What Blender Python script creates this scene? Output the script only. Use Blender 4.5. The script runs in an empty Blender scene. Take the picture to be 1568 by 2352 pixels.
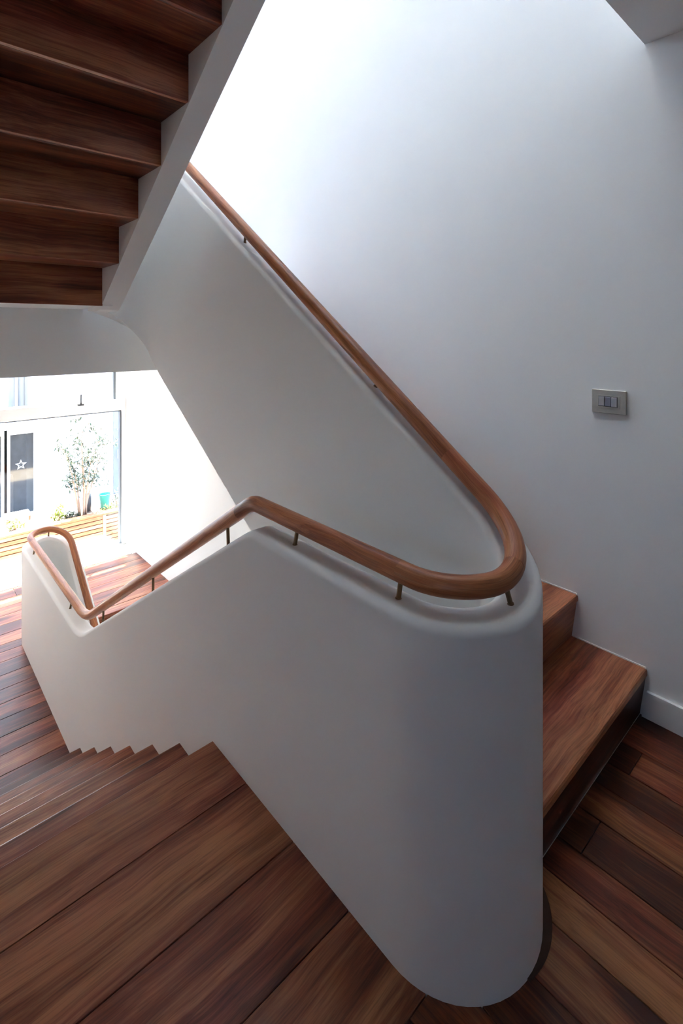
import bpy, bmesh, math, random
from mathutils import Vector, Matrix

random.seed(7)
PI = math.pi
scene = bpy.context.scene
C = scene.collection

# ---------------------------------------------------------------- camera
PHI = 0.737
cam_data = bpy.data.cameras.new('camera')
cam_data.sensor_fit = 'HORIZONTAL'
cam_data.sensor_width = 36.0
cam_data.lens = 1160.369 / 1568 * 36.0
cam_data.shift_y = -(1176 - 760.236) / 1568
cam_data.clip_start = 0.02
cam_data.clip_end = 300
cam = bpy.data.objects.new('camera', cam_data)
cam.location = (0, 0, 1.5)
cam.rotation_euler = (PI / 2, 0, -PHI)
C.objects.link(cam)
scene.camera = cam

# ---------------------------------------------------------------- sky, sun, exposure
world = bpy.data.worlds.new('sky')
scene.world = world
world.use_nodes = True
wn = world.node_tree.nodes
wl = world.node_tree.links
wn.clear()
w_out = wn.new('ShaderNodeOutputWorld')
w_bg = wn.new('ShaderNodeBackground')
w_sky = wn.new('ShaderNodeTexSky')
w_sky.sky_type = 'NISHITA'
w_sky.sun_disc = False
w_sky.sun_elevation = math.radians(72)
w_sky.sun_rotation = math.radians(6)
w_sky.air_density = 1.0
w_sky.dust_density = 3.0
w_sky.ozone_density = 1.0
w_bg.inputs['Strength'].default_value = 0.48
w_tint = wn.new('ShaderNodeMix'); w_tint.data_type = 'RGBA'; w_tint.blend_type = 'MULTIPLY'
w_tint.inputs['Factor'].default_value = 1.0
w_tint.inputs['B'].default_value = (0.90, 0.97, 1.04, 1)
wl.new(w_sky.outputs[0], w_tint.inputs['A'])
wl.new(w_tint.outputs['Result'], w_bg.inputs['Color'])
wl.new(w_bg.outputs[0], w_out.inputs['Surface'])

sun_data = bpy.data.lights.new('sun', 'SUN')
sun_data.energy = 16.0
sun_data.angle = math.radians(0.6)
sun_data.color = (1.0, 0.93, 0.78)
sun = bpy.data.objects.new('sun', sun_data)
sun.rotation_euler = Vector((-0.03, -0.275, -0.9)).to_track_quat('-Z', 'Y').to_euler()
sun.location = (6, -2, 12)
C.objects.link(sun)

vs = scene.view_settings
vs.view_transform = 'Standard'
vs.look = 'None'
vs.gamma = 1.0
vs.use_curve_mapping = False
vs.exposure = 3.14
scene.cycles.max_bounces = 10
scene.cycles.diffuse_bounces = 8
scene.cycles.glossy_bounces = 5
scene.cycles.transparent_max_bounces = 10
scene.cycles.sample_clamp_indirect = 8.0
scene.cycles.caustics_reflective = False
scene.cycles.caustics_refractive = False
scene.cycles.use_denoising = True
scene.cycles.use_adaptive_sampling = True
scene.cycles.adaptive_threshold = 0.03

# ---------------------------------------------------------------- materials
def new_mat(name):
    m = bpy.data.materials.new(name)
    m.use_nodes = True
    n, l = m.node_tree.nodes, m.node_tree.links
    n.clear()
    out = n.new('ShaderNodeOutputMaterial')
    b = n.new('ShaderNodeBsdfPrincipled')
    l.new(b.outputs[0], out.inputs['Surface'])
    return m, n, l, b, out

def srgb(r, g, b):
    f = lambda c: (c / 255 / 12.92) if c / 255 <= 0.04045 else ((c / 255 + 0.055) / 1.055) ** 2.4
    return (f(r), f(g), f(b), 1)

def simple(name, col, rough=0.6, metal=0.0, noise=0.0, scale=8.0, bump=0.0, spec=0.5):
    m, n, l, b, out = new_mat(name)
    b.inputs['Base Color'].default_value = col
    b.inputs['Roughness'].default_value = rough
    b.inputs['Metallic'].default_value = metal
    b.inputs['Specular IOR Level'].default_value = spec
    if noise or bump:
        g = n.new('ShaderNodeNewGeometry')
        t = n.new('ShaderNodeTexNoise')
        t.inputs['Scale'].default_value = scale
        t.inputs['Detail'].default_value = 5
        l.new(g.outputs['Position'], t.inputs['Vector'])
        if noise:
            mx = n.new('ShaderNodeMix'); mx.data_type = 'RGBA'
            mx.inputs['A'].default_value = tuple(c * (1 - noise) for c in col[:3]) + (1,)
            mx.inputs['B'].default_value = tuple(min(1, c * (1 + noise)) for c in col[:3]) + (1,)
            l.new(t.outputs['Fac'], mx.inputs['Factor'])
            l.new(mx.outputs['Result'], b.inputs['Base Color'])
        if bump:
            bp = n.new('ShaderNodeBump')
            bp.inputs['Strength'].default_value = bump
            bp.inputs['Distance'].default_value = 0.004
            l.new(t.outputs['Fac'], bp.inputs['Height'])
            l.new(bp.outputs[0], b.inputs['Normal'])
    return m

def wood(name, axis, dark, mid, light, rough=0.33, across=11.0, along=0.9, knots=True, vary=1.0, attr=None):
    """Teak-like board: long streaks along axis, fine pores, soft knots, tone shifted per board."""
    m, n, l, b, out = new_mat(name)
    g = n.new('ShaderNodeNewGeometry')
    oi = n.new('ShaderNodeObjectInfo')
    mul = n.new('ShaderNodeMath'); mul.operation = 'MULTIPLY'; mul.inputs[1].default_value = 37.0
    l.new(oi.outputs['Random'], mul.inputs[0])
    comb = n.new('ShaderNodeCombineXYZ')
    for i in range(3):
        l.new(mul.outputs[0], comb.inputs[i])
    add = n.new('ShaderNodeVectorMath'); add.operation = 'ADD'
    src = g.outputs['Position']
    if attr:
        at_ = n.new('ShaderNodeAttribute'); at_.attribute_name = attr
        src = at_.outputs['Vector']
    l.new(src, add.inputs[0]); l.new(comb.outputs[0], add.inputs[1])
    # gentle waviness of the grain
    wv = n.new('ShaderNodeTexNoise'); wv.inputs['Scale'].default_value = 2.2; wv.inputs['Detail'].default_value = 2
    l.new(add.outputs[0], wv.inputs['Vector'])
    sub = n.new('ShaderNodeVectorMath'); sub.operation = 'SUBTRACT'; sub.inputs[1].default_value = (0.5, 0.5, 0.5)
    l.new(wv.outputs['Color'], sub.inputs[0])
    scl = n.new('ShaderNodeVectorMath'); scl.operation = 'SCALE'; scl.inputs['Scale'].default_value = 0.055
    l.new(sub.outputs[0], scl.inputs[0])
    add2 = n.new('ShaderNodeVectorMath'); add2.operation = 'ADD'
    l.new(add.outputs[0], add2.inputs[0]); l.new(scl.outputs[0], add2.inputs[1])
    def stretch(al, ac):
        v = n.new('ShaderNodeVectorMath'); v.operation = 'MULTIPLY'
        s = [ac, ac, ac]; s['XYZ'.index(axis)] = al
        v.inputs[1].default_value = s
        l.new(add2.outputs[0], v.inputs[0])
        return v
    def noise(vec, sc, det, rgh=0.6):
        t = n.new('ShaderNodeTexNoise')
        t.inputs['Scale'].default_value = sc; t.inputs['Detail'].default_value = det
        t.inputs['Roughness'].default_value = rgh
        l.new(vec.outputs[0], t.inputs['Vector'])
        return t
    broad = noise(stretch(along, across), 1.0, 4)
    fine = noise(stretch(along * 2.5, across * 9), 1.0, 4, 0.7)
    pore = noise(stretch(along * 7, across * 26), 1.0, 2, 0.5)
    ramp = n.new('ShaderNodeValToRGB')
    e = ramp.color_ramp.elements
    e[0].position = 0.37; e[0].color = dark
    e[1].position = 0.64; e[1].color = light
    x = e.new(0.50); x.color = mid
    mixf = n.new('ShaderNodeMath'); mixf.operation = 'MULTIPLY_ADD'
    mixf.inputs[1].default_value = 0.38
    l.new(fine.outputs['Fac'], mixf.inputs[0])
    br = n.new('ShaderNodeMath'); br.operation = 'MULTIPLY'; br.inputs[1].default_value = 0.62
    l.new(broad.outputs['Fac'], br.inputs[0])
    l.new(br.outputs[0], mixf.inputs[2])
    tone = n.new('ShaderNodeMath'); tone.operation = 'MULTIPLY_ADD'
    tone.inputs[1].default_value = 0.20 * vary; tone.inputs[2].default_value = -0.115 * vary
    l.new(oi.outputs['Random'], tone.inputs[0])
    tot = n.new('ShaderNodeMath'); tot.operation = 'ADD'
    l.new(mixf.outputs[0], tot.inputs[0]); l.new(tone.outputs[0], tot.inputs[1])
    last = tot
    if knots:
        vk = n.new('ShaderNodeTexVoronoi'); vk.inputs['Scale'].default_value = 1.0
        l.new(stretch(1.3, 4.2).outputs[0], vk.inputs['Vector'])
        kr = n.new('ShaderNodeMapRange')
        kr.inputs['From Min'].default_value = 0.04; kr.inputs['From Max'].default_value = 0.24
        kr.inputs['To Min'].default_value = -0.24; kr.inputs['To Max'].default_value = 0.0
        l.new(vk.outputs['Distance'], kr.inputs['Value'])
        k2 = n.new('ShaderNodeMath'); k2.operation = 'ADD'
        l.new(tot.outputs[0], k2.inputs[0]); l.new(kr.outputs['Result'], k2.inputs[1])
        last = k2
    l.new(last.outputs[0], ramp.inputs['Fac'])
    pm = n.new('ShaderNodeMapRange')
    pm.inputs['From Min'].default_value = 0.33; pm.inputs['From Max'].default_value = 0.5
    pm.inputs['To Min'].default_value = 0.72; pm.inputs['To Max'].default_value = 1.0
    l.new(pore.outputs['Fac'], pm.inputs['Value'])
    mm = n.new('ShaderNodeMix'); mm.data_type = 'RGBA'; mm.blend_type = 'MULTIPLY'
    mm.inputs['Factor'].default_value = 1.0
    drift = noise(stretch(along * 0.8, across * 0.55), 1.0, 2)
    dr = n.new('ShaderNodeMapRange')
    dr.inputs['From Min'].default_value = 0.3; dr.inputs['From Max'].default_value = 0.7
    dr.inputs['To Min'].default_value = 0.483; dr.inputs['To Max'].default_value = 0.504
    l.new(drift.outputs['Fac'], dr.inputs['Value'])
    hs = n.new('ShaderNodeHueSaturation')
    l.new(dr.outputs['Result'], hs.inputs['Hue']); l.new(ramp.outputs['Color'], hs.inputs['Color'])
    l.new(hs.outputs['Color'], mm.inputs['A']); l.new(pm.outputs['Result'], mm.inputs['B'])
    l.new(mm.outputs['Result'], b.inputs['Base Color'])
    b.inputs['Roughness'].default_value = rough
    b.inputs['Specular IOR Level'].default_value = 0.36
    bp = n.new('ShaderNodeBump'); bp.inputs['Strength'].default_value = 0.12; bp.inputs['Distance'].default_value = 0.002
    l.new(fine.outputs['Fac'], bp.inputs['Height']); l.new(bp.outputs[0], b.inputs['Normal'])
    return m

TD, TM, TL = srgb(78, 40, 26), srgb(136, 79, 52), srgb(186, 126, 86)
M = {}
M['plaster'] = simple('white_plaster', (0.86, 0.86, 0.845, 1), 0.75, noise=0.015, scale=3, bump=0.05, spec=0.25)
M['ceiling'] = simple('ceiling_paint', (0.85, 0.85, 0.84, 1), 0.85, spec=0.2)
M['wood_x'] = wood('teak_boards_across', 'X', TD, TM, TL)
M['wood_y'] = wood('teak_boards_along', 'Y', srgb(80, 42, 24), srgb(136, 80, 46), srgb(182, 124, 76))
M['rail'] = wood('handrail_teak', 'Y', srgb(136, 80, 48), srgb(182, 118, 74), srgb(208, 152, 102), rough=0.36, across=16, knots=False, vary=0.5, attr='grain')
M['slab'] = simple('concrete_slab', (0.72, 0.70, 0.68, 1), 0.85)
M['bronze'] = simple('bronze_bracket', srgb(128, 100, 70), 0.45, 0.5)
M['filler'] = simple('dark_wood_filler', srgb(88, 58, 42), 0.8, noise=0.2, scale=40)
M['white_frame'] = simple('white_coated_frame', (0.82, 0.82, 0.82, 1), 0.4)
M['grey_metal'] = simple('dark_grey_metal', srgb(88, 88, 92), 0.45, 0.5)
M['gasket'] = simple('grey_window_gasket', srgb(96, 104, 112), 0.6)
M['switch_plate'] = simple('brushed_grey_plate', srgb(186, 184, 176), 0.42, 0.25, noise=0.12, scale=60)
M['rocker'] = simple('light_grey_rocker', srgb(176, 175, 180), 0.4)
M['rocker_dim'] = simple('lilac_grey_rocker', srgb(146, 144, 156), 0.4)
M['switch_gap'] = simple('dark_switch_gap', srgb(58, 56, 62), 0.6)

def glass_mat():
    m, n, l, b, out = new_mat('clear_glass')
    n.remove(b)
    tr = n.new('ShaderNodeBsdfTransparent'); tr.inputs['Color'].default_value = (0.93, 0.95, 0.95, 1)
    gl = n.new('ShaderNodeBsdfGlossy'); gl.inputs['Roughness'].default_value = 0.02
    lw = n.new('ShaderNodeLayerWeight'); lw.inputs['Blend'].default_value = 0.5
    pw = n.new('ShaderNodeMath'); pw.operation = 'POWER'; pw.inputs[1].default_value = 5.0
    l.new(lw.outputs['Facing'], pw.inputs[0])
    fr = n.new('ShaderNodeMath'); fr.operation = 'MULTIPLY_ADD'; fr.inputs[1].default_value = 0.96; fr.inputs[2].default_value = 0.04
    l.new(pw.outputs[0], fr.inputs[0])
    mx = n.new('ShaderNodeMixShader')
    l.new(fr.outputs[0], mx.inputs[0]); l.new(tr.outputs[0], mx.inputs[1]); l.new(gl.outputs[0], mx.inputs[2])
    l.new(mx.outputs[0], out.inputs['Surface'])
    return m
M['glass'] = glass_mat()

# ---------------------------------------------------------------- mesh helpers
def link(name, me, mat=None, parent=None):
    o = bpy.data.objects.new(name, me)
    C.objects.link(o)
    if mat is not None and me is not None and not me.materials:
        me.materials.append(mat)
    if parent is not None:
        o.parent = parent
    return o

def tag(o, label=None, cat=None, group=None, kind=None):
    if label: o['label'] = label
    if cat: o['category'] = cat
    if group: o['group'] = group
    if kind: o['kind'] = kind
    return o

def empty(name, loc=(0, 0, 0)):
    o = bpy.data.objects.new(name, None)
    o.empty_display_size = 0.1
    C.objects.link(o)
    o.location = loc
    return o

def bm_box(bm, x0, x1, y0, y1, z0, z1):
    v = [bm.verts.new((x, y, z)) for x in (x0, x1) for y in (y0, y1) for z in (z0, z1)]
    for f in ((0, 1, 3, 2), (4, 6, 7, 5), (0, 4, 5, 1), (2, 3, 7, 6), (0, 2, 6, 4), (1, 5, 7, 3)):
        bm.faces.new([v[i] for i in f])

def finish(bm, name, mat, parent=None, smooth=False, bevel=0.0, segs=1):
    bmesh.ops.recalc_face_normals(bm, faces=bm.faces)
    if bevel > 0:
        bmesh.ops.bevel(bm, geom=list(bm.edges), offset=bevel, segments=segs, affect='EDGES', profile=0.5)
    me = bpy.data.meshes.new(name)
    bm.to_mesh(me); bm.free()
    if smooth:
        for p in me.polygons: p.use_smooth = True
    return link(name, me, mat, parent)

def box(name, x0, x1, y0, y1, z0, z1, mat, parent=None, bevel=0.0, segs=1):
    bm = bmesh.new(); bm_box(bm, x0, x1, y0, y1, z0, z1)
    return finish(bm, name, mat, parent, bevel=bevel, segs=segs)

def boxes(name, lst, mat, parent=None):
    bm = bmesh.new()
    for b in lst: bm_box(bm, *b)
    return finish(bm, name, mat, parent)

def prism_x(name, prof, x0, x1, mat, parent=None, bevel=0.0):
    """closed profile in (y, z), extruded along x"""
    bm = bmesh.new()
    a = [bm.verts.new((x0, y, z)) for y, z in prof]
    b = [bm.verts.new((x1, y, z)) for y, z in prof]
    n = len(prof)
    bm.faces.new(a); bm.faces.new(b[::-1])
    for i in range(n):
        bm.faces.new((a[i], b[i], b[(i + 1) % n], a[(i + 1) % n]))
    return finish(bm, name, mat, parent, bevel=bevel)

def tube(bm, pts, rad, seg=10, cap=True):
    """round tube through points; rad is a number or list"""
    n = len(pts)
    rads = rad if isinstance(rad, (list, tuple)) else [rad] * n
    pts = [Vector(p) for p in pts]
    rings = []
    ref = None
    for i, p in enumerate(pts):
        t = (pts[min(i + 1, n - 1)] - pts[max(i - 1, 0)]).normalized()
        if ref is None:
            ref = Vector((0, 0, 1)) if abs(t.z) < 0.9 else Vector((1, 0, 0))
        u = (ref - t * ref.dot(t)).normalized()
        ref = u
        w = t.cross(u)
        rings.append([bm.verts.new(p + (u * math.cos(a) + w * math.sin(a)) * rads[i])
                      for a in [2 * PI * k / seg for k in range(seg)]])
    for i in range(n - 1):
        for k in range(seg):
            bm.faces.new((rings[i][k], rings[i][(k + 1) % seg], rings[i + 1][(k + 1) % seg], rings[i + 1][k]))
    if cap:
        bm.faces.new(rings[0][::-1]); bm.faces.new(rings[-1])

# ---------------------------------------------------------------- main dimensions
XL, XR = 0.893, 1.353            # outer faces of the parapet on either side of the well
XC = (XL + XR) / 2
TH = 0.105
RC = (XR - XL) / 2 - TH / 2      # plan radius of the parapet centre line in the turns
XW, XW2 = 2.20, 2.31             # right wall, and the same wall down in the garden room
XLW = -0.75                      # left wall of the stair
YN, YF, YLOW = 0.805, 3.17, 5.10 # centres of the near, upper far and lower far turns
ZLOW, ZUP = -1.223, 1.86         # lower floor and upper landing
TD_, HD_ = 0.2796, 0.1747        # going and rise of the flight down
TU_, HU_ = 0.2646, 0.1863        # going and rise of the flights up
Y_TOP = 1.690                    # landing nosing above the flight down
Y_R1 = 0.682                     # first riser of the flight up
YWIN = 6.66
YB = YLOW + 0.03                  # top riser of the lowest flight

# ---------------------------------------------------------------- walls, slabs, roof
tag(prism_x('wall_right', [(-2.6, -0.45), (0.70, -0.45), (0.70, -0.20), (3.30, 1.42), (6.66, 1.62), (6.66, 7.4), (-2.6, 7.4)],
            XW, 2.55, M['plaster']), 'tall white plaster wall beside the flight going up', 'wall', kind='structure')
tag(box('wall_right_lower', XW2, 2.56, 0.72, 6.66, -3.0, 1.62, M['plaster']),
    'bright white wall of the garden room below the stairs', 'wall', kind='structure')
tag(boxes('wall_left', [(XLW - 0.2, XLW, 0.72, 6.66, -3.0, 7.4)], M['plaster']),
    'white wall along the left side of the stair', 'wall', kind='structure')
tag(boxes('wall_hall', [(-2.4, XLW - 0.2, 0.72, 0.92, -0.3, 7.4), (-2.6, -2.4, -2.6, -1.54, -0.3, 7.4), (-2.6, -2.4, -0.9, 0.92, -0.3, 7.4), (-2.6, -2.4, -1.54, -0.9, -0.3, 1.5), (-2.6, -2.4, -1.54, -0.9, 2.0, 7.4)], M['plaster']),
    'white wall of the hall beside the landing', 'wall', kind='structure')
w4 = tag(empty('added_hall_window', (-2.5, -1.15, 1.5)), 'small unseen window added in the side wall of the hall for fill light', 'window', kind='structure')  # invented opening, brightens the near parapet and hall wall
for bx_ in ((-2.53, -2.47, -1.54, -1.50, 1.5, 2.0), (-2.53, -2.47, -.94, -.9, 1.5, 2.0), (-2.53, -2.47, -1.50, -.94, 1.5, 1.54), (-2.53, -2.47, -1.50, -.94, 1.96, 2.0)):
    o = box('frame_bar', *bx_, M['white_frame']); o.parent = w4; o.matrix_parent_inverse = w4.matrix_basis.inverted()
o = box('pane', -2.504, -2.496, -1.50, -.94, 1.54, 1.96, M['glass']); o.parent = w4; o.matrix_parent_inverse = w4.matrix_basis.inverted()
tag(box('wall_back', -2.6, 2.55, -2.8, -2.6, -0.45, 7.4, M['plaster']),
    'white wall at the back of the hall', 'wall', kind='structure')
tag(boxes('ceiling', [(-2.6, XW, -2.6, 0.665, 2.618, 3.16), (XLW, XL, 0.665, 1.36, 2.97, 3.16)], M['ceiling']),
    'grey shaded ceiling slab with a straight edge at the stairwell', 'ceiling', kind='structure')
# roof, its roof light added to brighten the stairwell, glazed away from the sun
SK = (-0.55, 2.05, 0.9, 4.6)
tag(boxes('ceiling', [(-2.6, SK[0], -2.8, 6.9, 7.4, 7.65), (SK[1], 2.56, -2.8, 6.9, 7.4, 7.65),
                      (SK[0], SK[1], -2.8, SK[2], 7.4, 7.65), (SK[0], SK[1], SK[3], 6.9, 7.4, 7.65), (-3.0, 3.0, 6.9, 8.0, 5.7, 5.85),  # last box: unseen eave added to keep sun off the upper window
                      (SK[1], SK[1] + .12, SK[2], SK[3] + .12, 7.65, 8.92),
                      (SK[0], SK[1], SK[3], SK[3] + .12, 7.65, 8.92), (SK[0] - .12, SK[1] + .12, SK[2] - .1, SK[3] + .12, 8.92, 9.04)], M['ceiling']),
    'white roof slab with an added roof light and a sun-blocking eave', 'ceiling', kind='structure')
sk = tag(empty('added_roof_light', (0.85, 0.9, 7.65)), 'upright glazing of the unseen roof light added above the stairs', 'added skylight', kind='structure')  # invented glazing that lets sky light onto the upper wall
def child(o, p):
    o.parent = p; o.matrix_parent_inverse = p.matrix_basis.inverted(); return o
child(boxes('frame', [(SK[0], SK[1], SK[2] + .01, SK[2] + .07, 7.65, 7.72), (SK[0], SK[1], SK[2] + .01, SK[2] + .07, 8.85, 8.92),
                      (SK[0] - .06, SK[0], SK[2], SK[3] + .12, 7.65, 7.72), (SK[0] - .06, SK[0], SK[2], SK[3] + .12, 8.85, 8.92),
                      (SK[0] - .06, SK[0], SK[2], SK[2] + .07, 7.72, 8.85), (SK[0] - .06, SK[0], SK[3] + .05, SK[3] + .12, 7.72, 8.85), (SK[1] - .06, SK[1], SK[2] + .01, SK[2] + .07, 7.72, 8.85)], M['white_frame']), sk)
child(box('pane', SK[0], SK[1] - .06, SK[2] + .03, SK[2] + .038, 7.72, 8.85, M['glass']), sk)
child(box('pane', SK[0] - .035, SK[0] - .027, SK[2] + .07, SK[3] + .05, 7.72, 8.85, M['glass']), sk)

# ---- landing and hall floor
def plank(parent, x0, x1, y0, y1, z1, mat, gap=0.0012, th=0.02, bev=0.0012):
    return box('plank', x0 + gap, x1 - gap, y0 + gap, y1 - gap, z1 - th + random.uniform(-.0006, 0), z1 + random.uniform(-.0007, 0.0), mat, parent, bevel=bev)

fl = boxes('floor', [(-2.6, XW, -2.6, 0.66, -0.30, -0.0195), (XLW, 0.95, 0.66, Y_TOP - 0.05, -0.20, -0.0195)], M['slab'])
tag(fl, 'dark reddish teak floor of the landing and hall', 'floor', kind='structure')
ys = [0.718, 0.956, 1.195, 1.455]
for a, b in zip(ys[:-1], ys[1:]):
    plank(fl, XLW, 0.95, a, b, 0.0, M['wood_x'])
# nosing board with a rounded front edge
prism_x('nosing_board', [(1.456, -0.03), (Y_TOP - 0.004, -0.03), (Y_TOP, -0.026), (Y_TOP, -0.007), (Y_TOP - 0.002, -0.003), (Y_TOP - 0.006, 0.0), (1.456, 0.0)],
        XLW, 0.95, M['wood_x'], fl)
# the shallow teak border just inside the hall, then boards running along the wall
xs = [2.20, 2.13, 1.998, 1.867, 1.758, 1.626, 1.485, 1.372, 1.258, 1.120, 0.985, 0.850, 0.720, 0.590, 0.462, 0.335, 0.205, 0.075, -0.055, -0.185,
      -0.315, -0.445, -0.575, -0.705, -0.835, -0.965, -1.095, -1.225, -1.355, -1.485, -1.615, -1.745, -1.875, -2.005, -2.135, -2.265, -2.40]
for i, (b, a) in enumerate(zip(xs[:-1], xs[1:])):
    yend = 0.682 if a >= 1.25 else (0.655 if a > 0.9 else 0.717)
    if a < XLW: yend = 0.718
    cut = 0.612 if i in (2, 5) else None
    joints = sorted([random.uniform(-1.9, -0.3)])
    ends = [-2.6] + joints + ([cut] if cut else []) + [yend]
    for p, q in zip(ends[:-1], ends[1:]):
        plank(fl, a, b, p, q, 0.0, M['wood_y'])
# worn filler ring where the boards stop short of the round end of the parapet
bm = bmesh.new()
prev = None
N = 28
for k in range(N + 1):
    a = math.radians(-95 + 100 * k / N)      # from tip of the turn round to its right side
    w = 0.020 * math.sin(PI * min(1, (k / N) * 1.05 + 0.02)) + 0.004
    p0 = (XC + 0.222 * math.cos(a), YN + 0.222 * math.sin(a)); p1 = (XC + (0.230 + w) * math.cos(a), YN + (0.230 + w) * math.sin(a))
    ring = [bm.verts.new((p[0], p[1], z)) for p, z in ((p0, 0.0), (p0, 0.004), (p1, 0.0025), (p1, 0.0))]
    if prev:
        for i in range(4):
            bm.faces.new((prev[i], prev[(i + 1) % 4], ring[(i + 1) % 4], ring[i]))
    else:
        bm.faces.new(ring)
    prev = ring
bm.faces.new(prev[::-1])
tag(finish(bm, 'trim_1', M['filler']), 'dark filler strip curving round the foot of the white parapet', 'trim', kind='structure')

# ---- lower floor
f2 = boxes('floor', [(XLW, 0.95, 3.60, 5.225, ZLOW - 0.25, ZLOW - 0.0195), (XLW, XW2, 5.225, 6.66, ZLOW - 0.25, ZLOW - 0.0195), (XR - 0.05, XW2, YB, 5.225, ZLOW - 0.25, ZLOW - 0.0195)], M['slab'])
tag(f2, 'sunlit teak floor of the garden room below, in front of the window', 'floor', kind='structure')
ys = [3.40, 3.515, 3.687, 3.864, 4.042, 4.223, 4.400, 4.576, 4.761, 4.955, 5.105, 5.225]
for a, b in zip(ys[:-1], ys[1:]):
    plank(f2, XLW, 0.95 if a < 5.0 else 0.985, a, b, ZLOW, M['wood_x'], gap=0.002)
plank(f2, XR - 0.05, XW2, YB - 0.026, 5.225, ZLOW, M['wood_x'], gap=0.001, th=0.032, bev=0.004)
ys = [5.225, 5.40, 5.575, 5.75, 5.925, 6.10, 6.30]
for a, b in zip(ys[:-1], ys[1:]):
    j = random.uniform(0.2, 1.6)
    plank(f2, XLW, j, a, b, ZLOW, M['wood_x'], gap=0.002)
    plank(f2, j, XW2, a, b, ZLOW, M['wood_x'], gap=0.002)
# ---- upper landing slab with its downstand beam
f3 = boxes('floor', [(XLW, 0.95, 2.945, 3.50, 1.638, 1.839), (XLW, XW, 3.50, 6.66, 1.638, 1.839), (XR, XW, 3.05, 3.50, 1.638, 1.839)], M['plaster'])
tag(f3, 'upper landing slab with a pale underside edge above the window', 'floor', kind='structure')
for k in range(18):
    a = 3.50 + k * 0.1755
    plank(f3, XLW, XW, a, a + 0.1755, ZUP, M['wood_x'])
tag(box('trim_2', XLW, XW2, 3.50, 3.72, 1.226, 1.638, M['plaster']),
    'warm-tinted white downstand beam under the upper landing', 'beam', kind='structure')

# baseboard on the right wall of the hall
bb = prism_x('baseboard_right', [(-2.6, 0), (0.672, 0), (0.655, 0.103), (-2.6, 0.103)], XW - 0.014, XW + 0.01, M['white_frame'])
tag(bb, 'low white baseboard at the foot of the hall wall', 'baseboard', kind='structure')

# ---------------------------------------------------------------- flights of stairs
def tread_prof(y0, y1, z, s, th=0.032, r=0.009):
    """tread cross section: nose at y0 (rounded), back at y1; s is +1 when the flight rises with y"""
    p = [(y1, z - th), (y0 + s * 0.004, z - th), (y0, z - th + 0.006), (y0, z - r), (y0 + s * r * 0.3, z - r * 0.3), (y0 + s * r, z), (y1, z)]
    return p

def flight(name, y_first, s, going, rise, count, z_base, x0, x1, label, overhang=0.026, first=0, first_tread_only=False):
    """risers k = first..count-1 at y_first + s*going*k; tread k on top of riser k"""
    root = empty(name, ((x0 + x1) / 2, y_first, z_base))
    for k in range(first, count):
        y = y_first + s * going * k
        zt = z_base + rise * (k + 1)
        zb = z_base + rise * k
        yn = y - s * overhang
        r = prism_x('riser', [(y, zb), (yn + s * 0.005, zt - 0.032), (yn + s * 0.025, zt - 0.032), (y + s * 0.02, zb)], x0, x1, M['wood_x'])
        child(r, root)
        if k < count - 1:
            child(prism_x('tread', tread_prof(yn, y + s * (going + 0.004), zt, s), x0, x1, M['wood_x']), root)
    tag(root, label, 'stairs')
    return root

# going down from the landing: risers face away from the camera (rises with -y)
fd = flight('stair_flight', Y_TOP + 6 * TD_ - 0.022, -1, TD_, HD_, 7, ZLOW, XLW, 0.95,
            'teak stair flight going down to the garden room on the left', overhang=-0.022 * -1)
# sloping concrete body below the treads
def body_down(root):
    pr = [(Y_TOP - 0.06, -0.04)]
    for k in range(7):
        z = -HD_ * (k + 1)
        y0 = Y_TOP + k * TD_ - 0.05
        pr.append((y0, z - 0.035))
        pr.append((y0 + TD_, z - 0.035)) if k < 6 else None
    pr += [(Y_TOP + 6 * TD_ - 0.05, ZLOW - 0.24), (Y_TOP - 0.06, -0.42)]
    return child(prism_x('soffit', pr, XLW, 0.95, M['plaster']), root)
body_down(fd)

# going up on the right
fu = flight('stair_flight', Y_R1, 1, TU_, HU_, 10, 0.0, XR - 0.05, XW,
            'teak stair flight climbing along the white wall behind the parapet')
pr = [(Y_R1 + 0.03, -0.02)]
for k in range(10):
    y = Y_R1 + k * TU_ + 0.03; z = HU_ * (k + 1) - 0.034
    pr.append((y, z)); 
    if k < 9: pr.append((y + TU_, z))
pr += [(3.10, 1.82), (3.10, 1.285), (0.70, -0.22)]
child(prism_x('soffit', pr, XR - 0.04, XW, M['plaster']), fu)

# thin white sealant bead along the steps against the wall
lst = []
for k in range(10):
    y = Y_R1 + k * TU_ - 0.026; zt = HU_ * (k + 1)
    if k < 9: lst.append((XW - 0.004, XW + 0.004, y + 0.004, y + TU_ + 0.024, zt - 0.002, zt + 0.005))
tag(boxes('trim_3', lst, M['white_frame']), 'thin white sealant bead where the steps meet the wall', 'trim', kind='structure')

# lower flight going down from the garden room, back towards the camera, under the one above
fb = flight('stair_flight', YB - 9 * TU_, 1, TU_, HU_, 10, ZLOW - 10 * HU_, XR - 0.05, XW2,
            'teak stair flight leading further down beyond the lower curved parapet', first=3)
child(prism_x('soffit', [(YB - 6 * TU_, ZLOW - 6.1 * HU_), (YB, ZLOW - 0.24), (YB, ZLOW - 0.6), (YB - 6 * TU_, ZLOW - 9.0 * HU_)], XR - 0.04, XW2, M['plaster']), fb)

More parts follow.
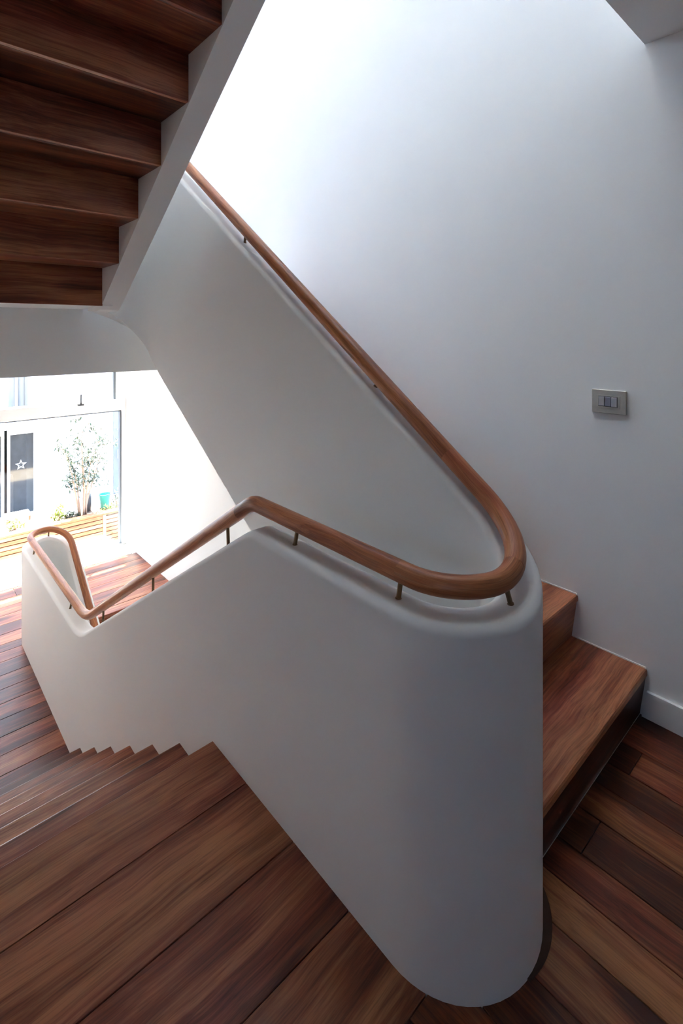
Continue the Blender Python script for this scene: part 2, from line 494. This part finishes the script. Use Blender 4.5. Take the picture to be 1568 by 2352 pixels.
# flight overhead: its timber-lined underside faces the camera
YU0, ZU0 = 2.9404, 1.638
fo = empty('stair_flight', (0.1, YU0, ZU0))
for k in range(7):
    y = YU0 - k * TU_
    zb = 1.659 + k * HU_ if k else ZU0
    zt = 1.659 + (k + 1) * HU_
    # board on the back of the riser
    child(box('riser', XLW, XL + 0.002, y, y + 0.022, zb - (0.0 if k == 0 else 0.0), zt + 0.02, M['wood_x'], bevel=0.0015), fo)
    if k < 6:
        # board under the tread: a hair of shadow gap at its back
        child(box('tread_underside', XLW, XL + 0.002, y - TU_ + 0.0225, y - 0.0004, zt, zt + 0.022, M['wood_x'], bevel=0.0015), fo)
        # walking surface above
        child(box('tread', XLW, XL, y - TU_ + 0.16, y + 0.20, zt + 0.170, zt + 0.202, M['wood_x'], bevel=0.004), fo)
pr = []
for k in range(7):
    y = YU0 - k * TU_; zt = 1.659 + (k + 1) * HU_
    pr += [(y + 0.021, (1.659 + k * HU_ + 0.021) if k else 1.66), (y + 0.021, zt + 0.021)]
top = []
for k in range(7):
    y = YU0 - k * TU_; zt = 1.659 + (k + 1) * HU_
    top += [(y + 0.18, zt - HU_ + 0.17), (y + 0.18, zt + 0.17)]
pr2 = pr + [(YU0 - 6 * TU_ - 0.02, 3.15)] + top[::-1]
child(prism_x('core', pr2, XLW + 0.001, XL - 0.001, M['plaster']), fo)
tag(fo, 'overhead teak stair flight seen from below, its stepped underside lined in wood', 'stairs')

# ---------------------------------------------------------------- parapet and handrail paths
def path_points(rc):
    """plan path from the lower flight to the upper floor; returns list of (x, y, s) plus key distances"""
    xr, xl = XC + rc, XC - rc
    segs = []
    pts = []
    def line(x, y0, y1, step=0.06):
        n = max(1, int(abs(y1 - y0) / step))
        for i in range(n + 1):
            pts.append((x, y0 + (y1 - y0) * i / n))
    def arc(yc, a0, a1, n=28):
        for i in range(1, n):
            a = math.radians(a0 + (a1 - a0) * i / n)
            pts.append((XC + rc * math.cos(a), yc + rc * math.sin(a)))
    line(xr, 3.60, YLOW); arc(YLOW, 0, 180)
    i_low_l = len(pts); line(xl, YLOW, YN, 0.03); arc(YN, 180, 360)
    i_near_r = len(pts); line(xr, YN, YF); arc(YF, 0, 180)
    line(xl, YF, 0.70)
    S = [0.0]
    for p, q in zip(pts[:-1], pts[1:]):
        S.append(S[-1] + math.hypot(q[0] - p[0], q[1] - p[1]))
    A = PI * rc
    L0 = YLOW - 3.60
    key = {'low_r': L0, 'low_tip': L0 + A / 2, 'low_l': L0 + A, 'near_l': L0 + A + YLOW - YN}
    key['near_tip'] = key['near_l'] + A / 2; key['near_r'] = key['near_l'] + A
    key['far_r'] = key['near_r'] + YF - YN; key['far_tip'] = key['far_r'] + A / 2; key['far_l'] = key['far_r'] + A
    key['end'] = key['far_l'] + YF - 0.70
    key['arc'] = A
    return pts, S, key

def sl(key, seg, y):
    """distance along the path of height y on a straight stretch"""
    if seg == 'left': return key['low_l'] + (YLOW - y)
    if seg == 'right': return key['near_r'] + (y - YN)
    if seg == 'low': return key['low_r'] - (YLOW - y)
    if seg == 'up': return key['far_l'] + (YF - y)

def prof_fn(knots):
    def f(s):
        k = knots
        if s <= k[0][0]: return k[0][1]
        if s >= k[-1][0]: return k[-1][1]
        for i in range(1, len(k) - 1):
            r = k[i][2]
            d = s - k[i][0]
            if abs(d) < r:
                m1 = (k[i][1] - k[i - 1][1]) / (k[i][0] - k[i - 1][0])
                m2 = (k[i + 1][1] - k[i][1]) / (k[i + 1][0] - k[i][0])
                return k[i][1] + m1 * d + (m2 - m1) * (d + r) ** 2 / (4 * r)
        for a, b in zip(k[:-1], k[1:]):
            if a[0] <= s <= b[0]:
                return a[1] + (b[1] - a[1]) * (s - a[0]) / (b[0] - a[0])
    return f

pts, S, K = path_points(RC)
SD = 0.627   # slope down
SU = 0.715   # slope up (top of the parapet)
Z0 = 0.838; Z1 = -0.390
s_near = K['near_r'] - 0.203     # where the rise begins, just past the tip
s_far_top = K['near_r'] + (2.690 - 0.981) / SU
zt_fn = prof_fn([
    (0.0, Z1 - 0.145 - 0.70 * K['low_r'], 0),
    (K['low_r'] + 0.207, Z1, 0.12),
    (sl(K, 'left', 1.45 + (Z0 - Z1) / SD), Z1, 0.14),
    (sl(K, 'left', 1.45), Z0, 0.03),
    (s_near, Z0, 0.14),
    (s_far_top, 2.690, 0.10),
    (sl(K, 'up', 3.02), 2.690, 0.1),
    (sl(K, 'up', 1.20), 2.690 + 1.82 * 0.705, 0.1),
    (K['end'], 2.690 + 1.82 * 0.705, 0)])
zb_fn = prof_fn([
    (0.0, ZLOW - 0.55 - 0.70 * K['low_r'], 0),
    (K['low_r'], ZLOW - 0.45, 0.05),
    (K['low_tip'], ZLOW - 0.22, 0.05),
    (sl(K, 'left', 3.5), ZLOW - 0.22, 0.1),
    (sl(K, 'left', 1.75), -0.42, 0.05),
    (sl(K, 'left', 1.5), -0.29, 0.05),
    (K['near_tip'], -0.29, 0.05),
    (K['near_r'], -0.163, 0.05),
    (sl(K, 'right', 3.10), 1.283, 0.06),
    (K['far_r'] + K['arc'] * 0.28, 1.470, 0.07),
    (K['far_tip'] + 0.05, 1.600, 0.08),
    (K['far_l'] - 0.04, 1.620, 0.05),
    (sl(K, 'up', 3.00), 1.606, 0.05),
    (sl(K, 'up', 1.36), 2.764, 0.02),
    (K['end'], 2.764, 0)])

def frames(pts):
    n = len(pts); out = []
    for i in range(n):
        a = pts[max(i - 1, 0)]; b = pts[min(i + 1, n - 1)]
        t = Vector((b[0] - a[0], b[1] - a[1])).normalized()
        out.append(Vector((t.y, -t.x)))      # right-hand normal
    return out

def refine(pts, S, knots_s):
    return pts, S

nrm = frames(pts)
bm = bmesh.new()
R = 0.024; NR = 5
prev = None
for p, s, nn in zip(pts, S, nrm):
    zt, zb = zt_fn(s), zb_fn(s)
    sec = [(-TH / 2, zb)]
    for k in range(NR + 1):
        a = PI - (PI / 2) * k / NR
        sec.append((-TH / 2 + R + R * math.cos(a), zt - R + R * math.sin(a)))
    for k in range(NR + 1):
        a = PI / 2 - (PI / 2) * k / NR
        sec.append((TH / 2 - R + R * math.cos(a), zt - R + R * math.sin(a)))
    sec.append((TH / 2, zb))
    ring = [bm.verts.new((p[0] + nn.x * o, p[1] + nn.y * o, z)) for o, z in sec]
    if prev:
        m = len(ring)
        for i in range(m):
            bm.faces.new((prev[i], prev[(i + 1) % m], ring[(i + 1) % m], ring[i]))
    else:
        bm.faces.new(ring)
    prev = ring
bm.faces.new(prev[::-1])
par = finish(bm, 'stair_parapet', M['plaster'], smooth=True)
par.data.set_sharp_from_angle(angle=math.radians(50))
# exact shading normals, so the straight stretches stay flat and the turns stay round
def parapet_normals(me):
    m_ = 2 * NR + 4
    ln = [Vector((0, 0, 1))] * len(me.loops)
    n_ = len(pts)
    slope = []
    for i in range(n_):
        a, b = max(i - 1, 0), min(i + 1, n_ - 1)
        slope.append((zt_fn(S[b]) - zt_fn(S[a])) / max(1e-9, S[b] - S[a]))
    for p in me.polygons:
        js = sorted(set(v % m_ for v in p.vertices))
        for li in p.loop_indices:
            v = me.loops[li].vertex_index
            i, j = divmod(v, m_)
            nn = Vector((nrm[i].x, nrm[i].y, 0))
            t = Vector((-nrm[i].y, nrm[i].x, 0))
            up = (Vector((0, 0, 1)) - t * slope[i]).normalized()
            if len(p.vertices) > 4 or js == [0, m_ - 1]:
                ln[li] = p.normal.copy()
            elif js == [0, 1]:
                ln[li] = -nn
            elif js == [m_ - 2, m_ - 1]:
                ln[li] = nn
            else:
                a = PI - (PI / 2) * (j - 1) / NR if j <= NR + 1 else PI / 2 - (PI / 2) * (j - NR - 2) / NR
                ln[li] = (nn * math.cos(a) + up * math.sin(a)).normalized()
    me.normals_split_custom_set(ln)
parapet_normals(par.data)
tag(par, 'continuous solid white plaster parapet winding round the stairwell with rounded ends', 'parapet')

# handrail
RR = 0.165
rp, rS, rK = path_points(RR)
RZ0, RZ1 = 0.902, -0.322
rz = prof_fn([
    (0.0, RZ1 - 0.133 - 0.70 * rK['low_r'], 0),
    (rK['low_r'] + 0.19, RZ1, 0.13),
    (sl(rK, 'left', 1.512 + (RZ0 - RZ1) / SD), RZ1, 0.13),
    (sl(rK, 'left', 1.512), RZ0, 0.035),
    (rK['near_r'] - 0.178, RZ0 - 0.004, 0.14),
    (rK['near_r'] + (2.76 - 1.03) / 0.735, 2.76, 0.1),
    (sl(rK, 'up', 3.08), 2.76, 0.1),
    (sl(rK, 'up', 1.25), 2.76 + 1.83 * 0.705, 0.1),
    (rK['end'], 2.76 + 1.83 * 0.705, 0)])
hand = tag(empty('handrail', (XC, YN, 0.84)), 'round teak handrail on bronze posts following the top of the parapet', 'handrail')
def rail_xyz(i): return (rp[i][0], rp[i][1], rz(rS[i]))
cuts = [0.0, rK['low_l'] + 0.1, sl(rK, 'left', 1.60), sl(rK, 'left', 0.835), rK['near_tip'] + 0.045, sl(rK, 'right', 0.93), sl(rK, 'right', 2.35), rK['far_l'] + 0.1, rK['end']]
def rail_at(s):
    s = min(max(s, 0.0), rS[-1] - 1e-6)
    for i in range(len(rS) - 1):
        if rS[i] <= s <= rS[i + 1]:
            f = (s - rS[i]) / max(1e-9, rS[i + 1] - rS[i])
            return Vector((rp[i][0] + (rp[i + 1][0] - rp[i][0]) * f, rp[i][1] + (rp[i + 1][1] - rp[i][1]) * f, rz(s)))
for a, b in zip(cuts[:-1], cuts[1:]):
    n = max(2, int((b - a) / 0.012))
    P_ = [rail_at(a + (b - a) * (k + 0.0) / n) for k in range(n + 1)]
    bm = bmesh.new()
    tube(bm, P_, 0.0268, 24)
    o = finish(bm, 'rail', M['rail'], smooth=True)
    ga = o.data.attributes.new('grain', 'FLOAT_VECTOR', 'POINT')   # wood grain follows the length of the rail
    for i_, v_ in enumerate(ga.data):
        r_, k_ = divmod(i_, 24)
        v_.vector = (0.027 * math.cos(2 * PI * k_ / 24), a + (b - a) * r_ / n, 0.027 * math.sin(2 * PI * k_ / 24))
    o.data.set_sharp_from_angle(angle=math.radians(50))
    child(o, hand)
def par_at(s):
    s = min(max(s, 0.0), S[-1] - 1e-6)
    for i in range(len(S) - 1):
        if S[i] <= s <= S[i + 1]:
            f = (s - S[i]) / max(1e-9, S[i + 1] - S[i])
            return Vector((pts[i][0] + (pts[i + 1][0] - pts[i][0]) * f, pts[i][1] + (pts[i + 1][1] - pts[i][1]) * f, zt_fn(s)))
def bracket(s_par, s_rail):
    base = par_at(s_par); top = rail_at(s_rail)
    d = (top - base).normalized()
    bm = bmesh.new()
    tube(bm, [base - d * 0.01, top - d * 0.02], 0.0062, 12)
    tube(bm, [base - d * 0.004, base + d * 0.0015], 0.0080, 14)
    child(finish(bm, 'bracket', M['bronze'], smooth=False), hand)
for y in (1.256, 0.832): bracket(sl(K, 'left', y), sl(rK, 'left', y))
for y in (1.664, 2.367, 3.101): bracket(sl(K, 'left', y), sl(rK, 'left', y + 0.028))
for y in (3.79, 4.92): bracket(sl(K, 'left', y), sl(rK, 'left', y))
for y in (1.252, 2.13, 2.95): bracket(sl(K, 'right', y), sl(rK, 'right', y - 0.030))
bracket(K['near_tip'] - 0.004, rK['near_tip'] - 0.012)
bracket(K['low_tip'] - 0.011, rK['low_tip'] - 0.011)
for y in (4.6,): bracket(sl(K, 'low', y), sl(rK, 'low', y + .03))

# ---------------------------------------------------------------- light switch
sw = tag(empty('light_switch', (XW, 0.793, 1.163)), 'grey light switch with three rockers on the white wall', 'light switch')
y0, y1, z0, z1 = 0.728, 0.859, 1.164, 1.259
child(box('plate', XW - 0.012, XW, y0, y1, z0, z1, M['switch_plate'], bevel=0.0015), sw)
fy0, fy1, fz0, fz1 = 0.750, 0.840, 1.186, 1.237
child(boxes('inner_frame', [(XW - .0145, XW - .011, fy0, fy1, fz0, fz0 + .005), (XW - .0145, XW - .011, fy0, fy1, fz1 - .004, fz1),
                            (XW - .0145, XW - .011, fy0, fy0 + .008, fz0 + .005, fz1 - .004), (XW - .0145, XW - .011, fy1 - .008, fy1, fz0 + .005, fz1 - .004)], M['switch_plate']), sw)
child(box('recess', XW - 0.0125, XW - 0.0115, fy0 + .004, fy1 - .004, fz0 + .003, fz1 - .003, M['switch_gap']), sw)
w3 = (fy1 - fy0 - 0.018) / 3
for k in range(3):
    a = fy0 + 0.009 + k * w3
    o = prism_x('rocker', [(a + .001, fz0 + .007), (a + w3 - .001, fz0 + .007), (a + w3 - .001, fz1 - .006), (a + .001, fz1 - .006)],
                XW - 0.0175 if k != 1 else XW - 0.0155, XW - 0.012, M['rocker_dim'] if k == 1 else M['rocker'], bevel=0.001)
    child(o, sw)

# ---------------------------------------------------------------- garden window
WX0, WX1 = -0.70, 2.31
wz0, wz1 = ZLOW, 1.62
w1 = tag(empty('window_1', (0.8, YWIN, ZLOW)), 'large white framed garden window beyond the lower floor', 'window', kind='structure')
child(box('jamb', 2.265, 2.56, YWIN + 0.002, YWIN + 0.12, wz0, wz1, M['white_frame'], bevel=0.003), w1)
child(box('jamb', 0.30, 0.40, YWIN + 0.002, YWIN + 0.12, wz0, wz1, M['white_frame'], bevel=0.003), w1)
child(box('transom', 0.40, 2.27, YWIN - 0.03, YWIN + 0.12, 0.495, 0.635, M['white_frame'], bevel=0.004), w1)
child(box('transom_gasket', 0.40, 2.265, YWIN + 0.05, YWIN + 0.09, 0.470, 0.496, M['gasket']), w1)
child(box('bottom_rail', 0.40, 2.27, YWIN + 0.03, YWIN + 0.1, wz0 - 0.01, wz0 + 0.012, M['gasket']), w1)
child(box('side_gasket', 2.245, 2.2655, YWIN + 0.03, YWIN + 0.09, wz0 + .012, 0.471, M['gasket']), w1)
child(box('side_frame', 2.195, 2.266, YWIN + 0.02, YWIN + 0.09, 0.635, wz1, M['white_frame'], bevel=0.002), w1)
child(box('side_gasket', 2.165, 2.1955, YWIN + 0.03, YWIN + 0.08, 0.635, wz1, M['gasket']), w1)
child(box('pane', 0.40, 2.246, YWIN + 0.055, YWIN + 0.063, wz0 + .01, 0.48, M['glass']), w1)
child(box('pane', 0.40, 2.20, YWIN + 0.05, YWIN + 0.058, 0.62, wz1, M['glass']), w1)
h = child(box('latch', 1.735, 1.800, YWIN - 0.05, YWIN - 0.028, 0.600, 0.622, M['grey_metal'], bevel=0.003), w1)
bm = bmesh.new(); tube(bm, [(1.768, YWIN - 0.045, 0.612), (1.768, YWIN - 0.045, 0.735)], 0.010, 10)
lv = finish(bm, 'lever', M['grey_metal']); lv.parent = h; lv.matrix_parent_inverse = (w1.matrix_basis @ h.matrix_parent_inverse @ h.matrix_basis).inverted()
child(box('sill', -0.75, 2.262, 6.305, YWIN + 0.02, ZLOW - 0.02, ZLOW + 0.006, M['white_frame'], bevel=0.002), w1)
tag(boxes('wall_window', [(-0.95, 2.56, YWIN, YWIN + 0.22, 1.62, 1.95), (1.33, 2.56, YWIN, YWIN + 0.22, 1.95, 7.4), (-0.95, 0.30, YWIN, YWIN + 0.22, ZLOW - 0.012, 1.62)], M['plaster']), 'white wall round the added upper window, narrowing the garden window', 'wall', kind='structure')  # unseen left part added to cut daylight through the garden window
tag(box('wall_window_lower', -0.95, 2.56, YWIN + .005, YWIN + 0.22, -3.0, ZLOW - 0.012, M['plaster']), 'white wall below the garden window', 'wall', kind='structure')
# unseen window of the storey above, added to light the upper wall
w2 = tag(empty('added_upper_window', (0.8, YWIN, 1.95)), 'tall white framed window added on the unseen storey above', 'window', kind='structure')
child(boxes('frame', [(-0.95, -0.6, YWIN, YWIN + .12, 1.95, 7.4), (1.25, 1.33, YWIN, YWIN + .12, 1.95, 7.4), (-0.6, 1.25, YWIN, YWIN + .12, 1.95, 2.03), (-0.6, 1.25, YWIN, YWIN + .12, 5.3, 7.4)], M['white_frame']), w2)
child(box('pane', -0.6, 1.25, YWIN + .05, YWIN + .058, 2.03, 5.3, M['glass']), w2)


# ---------------------------------------------------------------- outside: ground, neighbouring house
M['ground'] = simple('pale_paving', (0.46, 0.38, 0.29, 1), 0.9, noise=0.15, scale=3)
M['facade'] = simple('neighbour_white_render', (0.72, 0.74, 0.77, 1), 0.9, noise=0.03, scale=2)
M['dark_glass'] = simple('dark_door_glass', srgb(50, 54, 58), 0.06, noise=0.5, scale=6)
M['shutter'] = simple('blue_grey_shutter', srgb(92, 100, 108), 0.6)
M['star'] = simple('pale_star', srgb(190, 192, 190), 0.7)
M['grey_pipe'] = simple('pale_grey_pipe', srgb(112, 118, 124), 0.6)
M['slat'] = wood('planter_slat_wood', 'X', srgb(118, 80, 54), srgb(152, 110, 78), srgb(178, 138, 102), rough=0.7, knots=False)
M['post'] = simple('planter_post_wood', srgb(186, 132, 96), 0.8)
M['soil'] = simple('dark_soil', srgb(70, 56, 44), 0.95, noise=0.4, scale=30)
M['leaf'] = simple('grey_green_leaf', srgb(44, 60, 42), 0.6, noise=0.35, scale=25)
M['leaf_bright'] = simple('yellow_green_leaf', srgb(120, 134, 50), 0.6, noise=0.3, scale=25)
M['bark'] = simple('pale_brown_bark', srgb(150, 122, 104), 0.9, noise=0.2, scale=40)
M['turquoise'] = simple('turquoise_plastic', srgb(36, 150, 136), 0.45)
M['black_plastic'] = simple('black_plastic', srgb(34, 34, 40), 0.5)
M['bench_wood'] = simple('bench_brown_wood', srgb(150, 96, 70), 0.8)
M['blossom'] = simple('white_blossom', (0.85, 0.85, 0.82, 1), 0.8)

tag(box('ground', -14, 20, YWIN + 0.22, 12.0, -2.5, -2.2, M['ground']), 'pale paved yard outside the garden window', 'ground', kind='structure')
YFAC = 12.0
house = tag(empty('neighbouring_house', (2.5, YFAC, -2.2)), 'white rendered house across the yard with a glazed door', 'house')
child(boxes('wall', [(-10, 16, YFAC, YFAC + 0.3, -2.5, 6.5)], M['facade']), house)  # unseen upper part raised to hold sky light off the windows
# glazed double door with white frame
def leaf(x0, x1, star=False):
    fr = child(boxes('door_leaf', [(x0 - .10, x0, YFAC - .06, YFAC, -2.30, -0.49), (x1, x1 + .10, YFAC - .06, YFAC, -2.30, -0.49),
                           (x0, x1, YFAC - .06, YFAC, -0.585, -0.49), (x0, x1, YFAC - .06, YFAC, -2.35, -2.24)], M['white_frame']), house)
    g = box('pane', x0, x1, YFAC - .03, YFAC - .012, -2.24, -0.585, M['dark_glass'])
    g.parent = fr; g.matrix_parent_inverse = (house.matrix_basis @ fr.matrix_parent_inverse).inverted()
    if star:
        bm = bmesh.new()
        out = []; inn = []
        for k in range(10):
            a = PI / 2 + k * PI / 5
            r = 0.105 if k % 2 == 0 else 0.045
            out.append((math.cos(a) * r, math.sin(a) * r)); inn.append((math.cos(a) * r * .62, math.sin(a) * r * .62))
        cx, cz = 2.075, -1.215
        vo = [[bm.verts.new((cx + p[0], y, cz + p[1])) for p in out] for y in (YFAC - .042, YFAC - .030)]
        vi = [[bm.verts.new((cx + p[0], y, cz + p[1])) for p in inn] for y in (YFAC - .042, YFAC - .030)]
        for k in range(10):
            j = (k + 1) % 10
            bm.faces.new((vo[0][k], vo[0][j], vi[0][j], vi[0][k])); bm.faces.new((vo[1][k], vi[1][k], vi[1][j], vo[1][j]))
            bm.faces.new((vo[0][k], vo[1][k], vo[1][j], vo[0][j])); bm.faces.new((vi[0][k], vi[0][j], vi[1][j], vi[1][k]))
        st = finish(bm, 'star_decoration', M['star'])
        st.parent = fr; st.matrix_parent_inverse = (house.matrix_basis @ fr.matrix_parent_inverse).inverted()
leaf(1.887, 2.297, True)
leaf(1.33, 1.735)
child(prism_x('door_canopy', [(11.2, -0.36), (YFAC, -0.40), (YFAC, -0.30), (11.2, -0.30)], 0.9, 1.90, M['white_frame']), house)
for x in (1.91, 2.075, 2.15):
    bm = bmesh.new(); tube(bm, [(x, YFAC - .07, -0.16), (x, YFAC - .07, 6.3)], 0.055 if x != 2.15 else 0.04, 12)
    child(finish(bm, 'downpipe', M['grey_pipe'], smooth=True), house)
# louvred shutters at the right
sh = child(boxes('shutter', [(3.88, 4.6, YFAC - .05, YFAC, -2.27, -0.25)], M['shutter']), house)
for z in (-0.75, -0.98, -1.07):
    o = box('louvre', 3.93, 4.6, YFAC - .075, YFAC - .05, z, z + 0.03, M['grey_pipe'])
    o.parent = sh; o.matrix_parent_inverse = (house.matrix_basis @ sh.matrix_parent_inverse).inverted()
child(prism_x('wall_lamp', [(YFAC - .25, -1.40), (YFAC - .05, -1.40), (YFAC - .05, -1.20), (YFAC - .15, -1.17)], 3.96, 4.14, M['white_frame']), house)

# ---------------------------------------------------------------- slatted planter along the window
YP = 7.60
pl = tag(empty('slatted_planter', (1.8, YP, -2.2)), 'long planter clad in horizontal timber slats outside the window', 'planter')
child(box('trough', -0.9, 3.6, YP + .035, YP + 0.62, -2.2, -1.16, M['soil']), pl)
child(box('cap_board', -0.9, 3.6, YP - 0.03, YP + 0.10, -1.115, -1.088, M['slat'], bevel=0.003), pl)
for x in (0.30, 2.334):
    child(box('post', x - 0.022, x + 0.022, YP - 0.024, YP + 0.034, -2.2, -1.116, M['post'], bevel=0.002), pl)
for x0, x1, off in ((-0.9, 0.276, 0.0), (0.324, 2.310, 0.0), (2.358, 3.6, 0.018)):
    z = -1.122 - off
    for k in range(11):
        child(box('slat', x0, x1, YP - 0.016, YP + 0.010, z - 0.046, z, M['slat'], bevel=0.0015), pl)
        z -= 0.0565

def leafy(name, parent, centre, rad, n, mat, size, seed, flat=0.35):
    rnd = random.Random(seed)
    bm = bmesh.new()
    for _ in range(n):
        while True:
            d = Vector((rnd.uniform(-1, 1), rnd.uniform(-1, 1), rnd.uniform(-1, 1)))
            if d.length < 1: break
        p = Vector(centre) + Vector((d.x * rad[0], d.y * rad[1], d.z * rad[2]))
        leaf_at(bm, p, size * rnd.uniform(.7, 1.25), rnd)
    o = finish(bm, name, mat)
    tag(o, kind='stuff')
    return child(o, parent)

def leaf_at(bm, p, L, rnd):
    q = Matrix.Rotation(rnd.uniform(0, 2 * PI), 3, 'Z') @ Matrix.Rotation(rnd.uniform(-1.0, 1.2), 3, 'Y') @ Matrix.Rotation(rnd.uniform(-.7, .7), 3, 'X')
    w = L * 0.17
    prof = [(0, 0, 0), (L * .35, w, L * .03), (L * .75, w * .6, 0), (L, 0, -L * .07), (L * .75, -w * .6, 0), (L * .35, -w, L * .03)]
    v = [bm.verts.new(p + q @ Vector(c)) for c in prof]
    m = bm.verts.new(p + q @ Vector((L * .5, 0, -L * .03)))
    for i in range(6):
        bm.faces.new((v[i], v[(i + 1) % 6], m))

# small multi-stemmed tree standing in the planter
def tree(base, label):
    rnd = random.Random(21)
    t = tag(empty('potted_tree', base), label, 'tree')
    bx, by, bz = base
    ends = []
    stems = [(-0.02, 0.00, -0.14, 0.9), (0.01, 0.03, 0.02, 1.35), (0.03, -0.02, 0.13, 1.2), (0.05, 0.02, 0.27, 0.95), (-0.03, 0.03, -0.25, 1.0), (0.0, -.03, -.03, 1.1)]
    for (sx, sy, lean, hgt) in stems:
        bm = bmesh.new()
        P_ = []
        for k in range(9):
            f = k / 8
            P_.append((bx + sx + lean * f ** 1.4 + 0.015 * math.sin(5 * f + sx * 90), by + sy + 0.12 * f * math.sin(lean * 30), bz + hgt * f))
        tube(bm, P_, [0.015 * (1 - 0.75 * k / 8) for k in range(9)], 6)
        for k in (3, 4, 5, 6, 7, 8):
            for _ in range(2):
                a = rnd.uniform(0, 2 * PI); Lb = rnd.uniform(.10, .28) * (1.15 - 0.4 * k / 8)
                p0 = Vector(P_[k]); p1 = p0 + Vector((math.cos(a) * Lb, math.sin(a) * Lb * .8, rnd.uniform(.02, .16)))
                pm_ = (p0 + p1) / 2 + Vector((0, 0, -.015))
                tube(bm, [p0, pm_, p1], [0.005, 0.004, 0.002], 5)
                ends.append((p0, p1))
        child(finish(bm, 'stem', M['bark'], smooth=True), t)
    bm = bmesh.new()
    for p0, p1 in ends:
        for _ in range(17):
            f = rnd.uniform(.25, 1.15)
            p = p0.lerp(p1, f) + Vector((rnd.gauss(0, .028), rnd.gauss(0, .028), rnd.gauss(0, .03)))
            leaf_at(bm, p, rnd.uniform(.045, .08), rnd)
    o = finish(bm, 'foliage', M['leaf']); tag(o, kind='stuff'); child(o, t)
tree((2.13, 7.88, -1.16), 'small multi-stemmed tree with narrow grey-green leaves growing in the slatted planter')

def shrub(loc, rad, n, mat, label, size, seed):
    t = tag(empty('shrub', loc), label, 'shrub', 'low plants in the planter')
    bm = bmesh.new(); rnd = random.Random(seed)
    for k in range(6):
        a = rnd.uniform(0, 2 * PI)
        tube(bm, [loc, (loc[0] + math.cos(a) * rad[0] * .6, loc[1] + math.sin(a) * rad[1] * .6, loc[2] + rad[2] * 1.3)], [.004, .002], 5)
    child(finish(bm, 'stem', M['bark']), t)
    leafy('foliage', t, (loc[0], loc[1], loc[2] + rad[2]), rad, n, mat, size, seed)
shrub((1.80, 7.82, -1.16), (.10, .08, .13), 110, M['leaf_bright'], 'bright yellow-green shrub left of the small tree', .07, 1)
shrub((1.97, 7.80, -1.16), (.10, .06, .06), 90, M['leaf'], 'low spreading green plant at the foot of the small tree', .06, 2)
shrub((2.60, 7.84, -1.16), (.09, .09, .14), 90, M['leaf'], 'grey-green shrub beside the right edge of the window', .06, 3)
shrub((2.46, 7.78, -1.16), (.13, .05, .06), 90, M['leaf_bright'], 'low yellow-green plant in front of the turquoise tub', .05, 4)
shrub((1.30, 7.90, -1.16), (.12, .08, .10), 80, M['leaf_bright'], 'small leafy plant in front of the glazed door', .06, 5)
shrub((2.12, 7.36, -2.2), (.22, .08, .42), 160, M['leaf_bright'], 'yellow-green plant against the front of the slats', .06, 6)
# white flowering cushion
bm = bmesh.new()
rnd = random.Random(9)
for _ in range(150):
    d = Vector((rnd.gauss(0, 1), rnd.gauss(0, 1), abs(rnd.gauss(0, 1)))).normalized() * rnd.uniform(.7, 1)
    c = Vector((1.985 + d.x * .11, 8.0 + d.y * .09, -1.16 + d.z * .17))
    bmesh.ops.create_icosphere(bm, subdivisions=1, radius=.022, matrix=Matrix.Translation(c))
fl_ = finish(bm, 'blossom', M['blossom'])
wf = tag(empty('flowering_plant', (1.985, 8.0, -1.16)), 'rounded white flowering plant between the yellow-green shrub and the tree', 'plant')
child(tag(fl_, kind='stuff'), wf)
bm = bmesh.new()
for k in range(7):
    a = k * 0.9
    tube(bm, [(1.985, 8.0, -1.17), (1.985 + .06 * math.cos(a), 8.0 + .05 * math.sin(a), -1.05)], .004, 5)
child(finish(bm, 'stem', M['bark']), wf)

def lathe(prof, seg=20, loc=(0, 0, 0)):
    bm = bmesh.new(); rings = []
    for r, z in prof:
        rings.append([bm.verts.new((loc[0] + r * math.cos(2 * PI * k / seg), loc[1] + r * math.sin(2 * PI * k / seg), loc[2] + z)) for k in range(seg)])
    for a, b in zip(rings[:-1], rings[1:]):
        for k in range(seg):
            bm.faces.new((a[k], a[(k + 1) % seg], b[(k + 1) % seg], b[k]))
    bm.faces.new(rings[0][::-1]); bm.faces.new(rings[-1])
    return bm
tub = tag(empty('plastic_tub', (2.485, 8.06, -1.16)), 'turquoise plastic tub standing behind the planter edge', 'tub')
child(finish(lathe([(.058, 0), (.075, .18), (.083, .185), (.083, .20), (.074, .20), (.060, .03)], 24, (2.485, 8.06, -1.16)), 'body', M['turquoise'], smooth=False), tub)
bm = bmesh.new(); tube(bm, [(2.485 + .08 * math.cos(a), 8.06, -.965 + .05 * math.sin(a)) for a in [PI * k / 12 for k in range(13)]], .004, 6)
child(finish(bm, 'handle', M['turquoise'], smooth=True), tub)
sack = tag(empty('black_pot', (2.235, 8.06, -1.16)), 'tall black plastic pot behind the stems of the small tree', 'pot')
child(finish(lathe([(.050, 0), (.058, .10), (.058, .20), (.045, .27), (.030, .285), (.026, .27), (.030, .24)], 18, (2.235, 8.06, -1.16)), 'body', M['black_plastic'], smooth=True), sack)
# low white bench in the yard
be = tag(empty('garden_bench', (1.53, 9.1, -2.2)), 'low white bench with brown wooden ends in the yard', 'bench')
for k in range(3):
    child(box('seat_board', 1.36, 1.70, 9.0 + k * .085, 9.075 + k * .085, -1.345, -1.315, M['white_frame'], bevel=.002), be)
child(box('apron', 1.40, 1.66, 9.0, 9.02, -1.43, -1.347, M['white_frame']), be)
for x in (1.375, 1.66):
    child(box('leg', x, x + .03, 9.0, 9.24, -2.2, -1.346, M['bench_wood'], bevel=.002), be)
